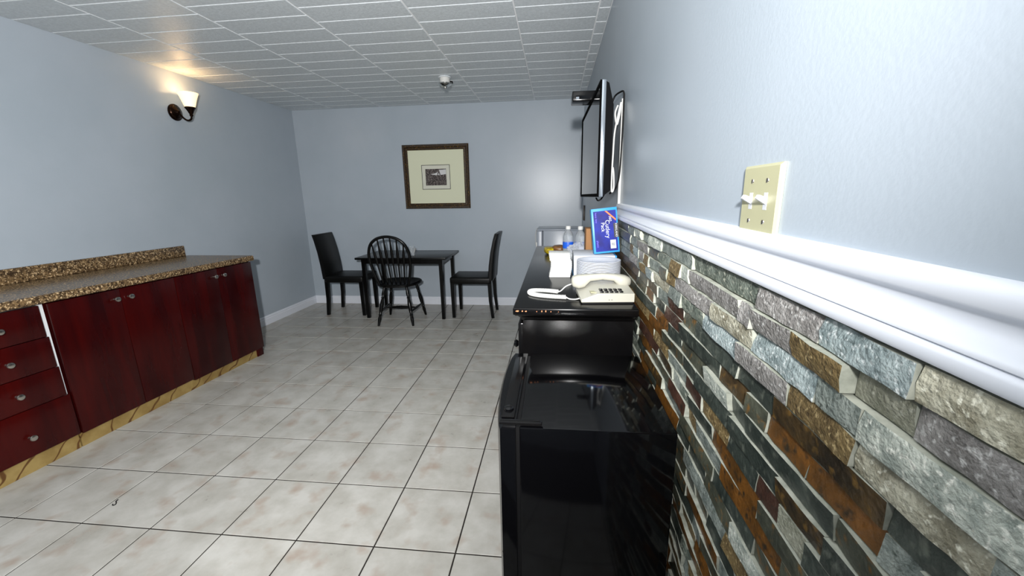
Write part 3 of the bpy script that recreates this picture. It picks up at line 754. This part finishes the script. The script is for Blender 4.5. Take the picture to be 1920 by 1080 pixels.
def packet(name, label, loc, sx, sy_, sz_, m_, rz):
    bb = bmesh.new(); bmesh.ops.create_uvsphere(bb, u_segments=18, v_segments=10, radius=1)
    for v in bb.verts:
        c_ = v.co.copy(); n1 = noise.noise(c_*3+Vector(loc))*.22
        e = lambda q: math.copysign(abs(q)**.55, q)
        v.co = Vector((e(c_.x)*sx, e(c_.y)*sy_, max(0, sz_+c_.z*sz_*(1+n1))))
    b_ = MB(); b_.bm.free(); b_.bm = bb
    o_ = b_.build(name, m_, None, ang=30); o_.location = loc; o_.rotation_euler = (0, 0, rz)
    return tag(o_, label, 'snack packet')
packet('snack_packet', 'small yellow snack packet behind the napkins', (-.352, 1.33, DZ), .028, .05, .022, 'snack_yellow', .3)
packet('snack_packet', 'brown snack packet between the yellow packet and the bottles', (-.29, 1.40, DZ), .045, .05, .024, 'snack_brown', -.2)

# ------------------------------------------------------------------ television and what hangs with it
tv = thing('television', 'flat television on the right wall seen nearly edge-on', 'television', (-.116, .68, 1.335), (0, 0, .0195))
TW, TH = .96, .5
MB().box(0.0015, .021, 0, TW, 0, TH, .003, 2).build('bezel', 'silver_plastic', tv)
MB().box(-.006, .0012, .0005, TW-.0005, .0005, .016).box(-.006, .0012, .0005, TW-.0005, TH-.014, TH-.0005).box(-.006, .0012, .0005, .014, .016, TH-.014).box(-.006, .0012, TW-.014, TW-.0005, .016, TH-.014).build('front_frame', 'dull_black', tv)
box('screen', 'screen', -.002, .0013, .0142, TW-.0142, .0162, TH-.0142, 0, tv)
MB().loft([[(.0213, .006, .006), (.0213, TW-.006, .006), (.0213, TW-.006, TH-.006), (.0213, .006, TH-.006)], [(.034, .012, .012), (.034, TW-.012, .012), (.034, TW-.012, TH-.012), (.034, .012, TH-.012)],
           [(.058, .022, .03), (.058, TW-.05, .03), (.058, TW-.05, TH-.10), (.058, .022, TH-.10)]]).build('back_shell', 'black_matte', tv, ang=20)
MB().box(.0585, .07, .33, .63, .12, .38).box(.07, .108, .42, .54, .18, .34).build('wall_bracket', 'black_matte', tv)
MB().box(.0585, .063, .06, .16, .16, .30).build('connector_panel', 'black_satin', tv)
sb = thing('media_box', 'small black media box perched on top of the television', 'media player', (-.165, 1.14, 1.836), (0, 0, .02))
box('case', 'black_satin', -.064, .064, -.06, .06, .0, .05, .005, sb, 3)
MB().box(-.045, .03, -.0612, -.0601, .008, .026).build('front_window', 'black_gloss', sb)
MB().box(-.044, -.028, -.0618, -.0613, .009, .02).build('sticker', 'silver_plastic', sb)
tag(box('cable_raceway', 'white_plastic', -.013, -.0003, .775, .797, 1.30, 1.775, .002), 'white plastic cable duct running up the wall behind the television', 'cable duct')
def cable(name, label, pts_, r_, m_):
    return tag(MB().tube(spline(pts_, 8), r_, 8).build(name, m_, None, ang=80), label, 'cable')
cable('black_cable', 'black cable arching from the television over to the wall', [(-.053, .80, 1.765), (-.042, .79, 1.79), (-.022, .765, 1.80), (-.010, .755, 1.797), (-.007, .755, 1.76), (-.008, .757, 1.6), (-.012, .76, 1.45), (-.024, .77, 1.38), (-.050, .80, 1.35)], .0042, 'black_matte')
cable('white_cable', 'white cable looping low behind the television', [(-.018, .765, 1.755), (-.03, .755, 1.70), (-.044, .75, 1.62), (-.048, .745, 1.52), (-.051, .742, 1.42), (-.049, .742, 1.365), (-.044, .742, 1.36), (-.039, .744, 1.38), (-.041, .75, 1.44), (-.044, .76, 1.47)], .0042, 'white_plastic')
cable('white_cable', 'white cable hanging against the duct behind the television', [(-.03, .775, 1.745), (-.042, .768, 1.71), (-.034, .762, 1.66), (-.024, .76, 1.70), (-.016, .762, 1.755)], .0042, 'white_plastic')
cable('black_cable', 'short black cable drooping below the television', [(-.075, .82, 1.345), (-.09, .80, 1.325), (-.105, .80, 1.318), (-.112, .82, 1.33)], .004, 'black_matte')
tag(MB().box(-.012, -.0003, 3.16, 3.34, 1.08, 1.24, .003).build('wall_plaque', 'frame_wood'), 'small brown plaque low on the right wall near the corner', 'plaque')

# ------------------------------------------------------------------ light switch
sw = thing('light_switch', 'ivory double toggle light switch above the chair rail', 'light switch', (0, -.588, 1.330))
MB().loft([[(-.0003, -.0555, -.0535), (-.0003, .0555, -.0535), (-.0003, .0555, .0535), (-.0003, -.0555, .0535)], [(-.0035, -.0555, -.0535), (-.0035, .0555, -.0535), (-.0035, .0555, .0535), (-.0035, -.0555, .0535)],
           [(-.0065, -.0515, -.0495), (-.0065, .0515, -.0495), (-.0065, .0515, .0495), (-.0065, -.0515, .0495)]]).build('face_plate', 'ivory', sw, ang=20)
for y in (.0225, -.0225):
    MB().box(-.0068, -.006, y-.0052, y+.0052, -.0125, .0125).build('toggle_slot', 'card_white', sw)
    Mt = Matrix.Translation((-.006, y, .0)) @ Matrix.Rotation(math.radians(28), 4, 'Y')
    MB().loft([[Mt @ Vector((a, b_, c_)) for b_, c_ in ((-w, -h_), (w, -h_), (w, h_), (-w, h_))] for a, w, h_ in ((0, .0036, .0045), (-.011, .0032, .0036), (-.015, .0028, .003))]).build('toggle', 'white_plastic', sw)
    for z in (.030, -.030):
        s_ = MB().lathe([(.0034, 0), (.003, .0009), (.0005, .001)], Matrix.Translation((-.0064, y, z)) @ Matrix.Rotation(-math.pi/2, 4, 'Y'), 12).build('screw', 'nickel', sw)
        MB().box(-.0080, -.0073, y-.0005, y+.0005, z-.003, z+.003).build('screw_slot', 'ink_black', s_)

# small dark scrap on the floor tiles
q = spline([(-2.316, .108, .002), (-2.308, .102, .002), (-2.302, .106, .002), (-2.307, .116, .002), (-2.318, .124, .003), (-2.322, .136, .002)], 5)
tag(MB().tube(q, .0022, 6).build('floor_scrap', 'ink_black'), 'tiny dark curled scrap lying on a floor tile', 'litter')
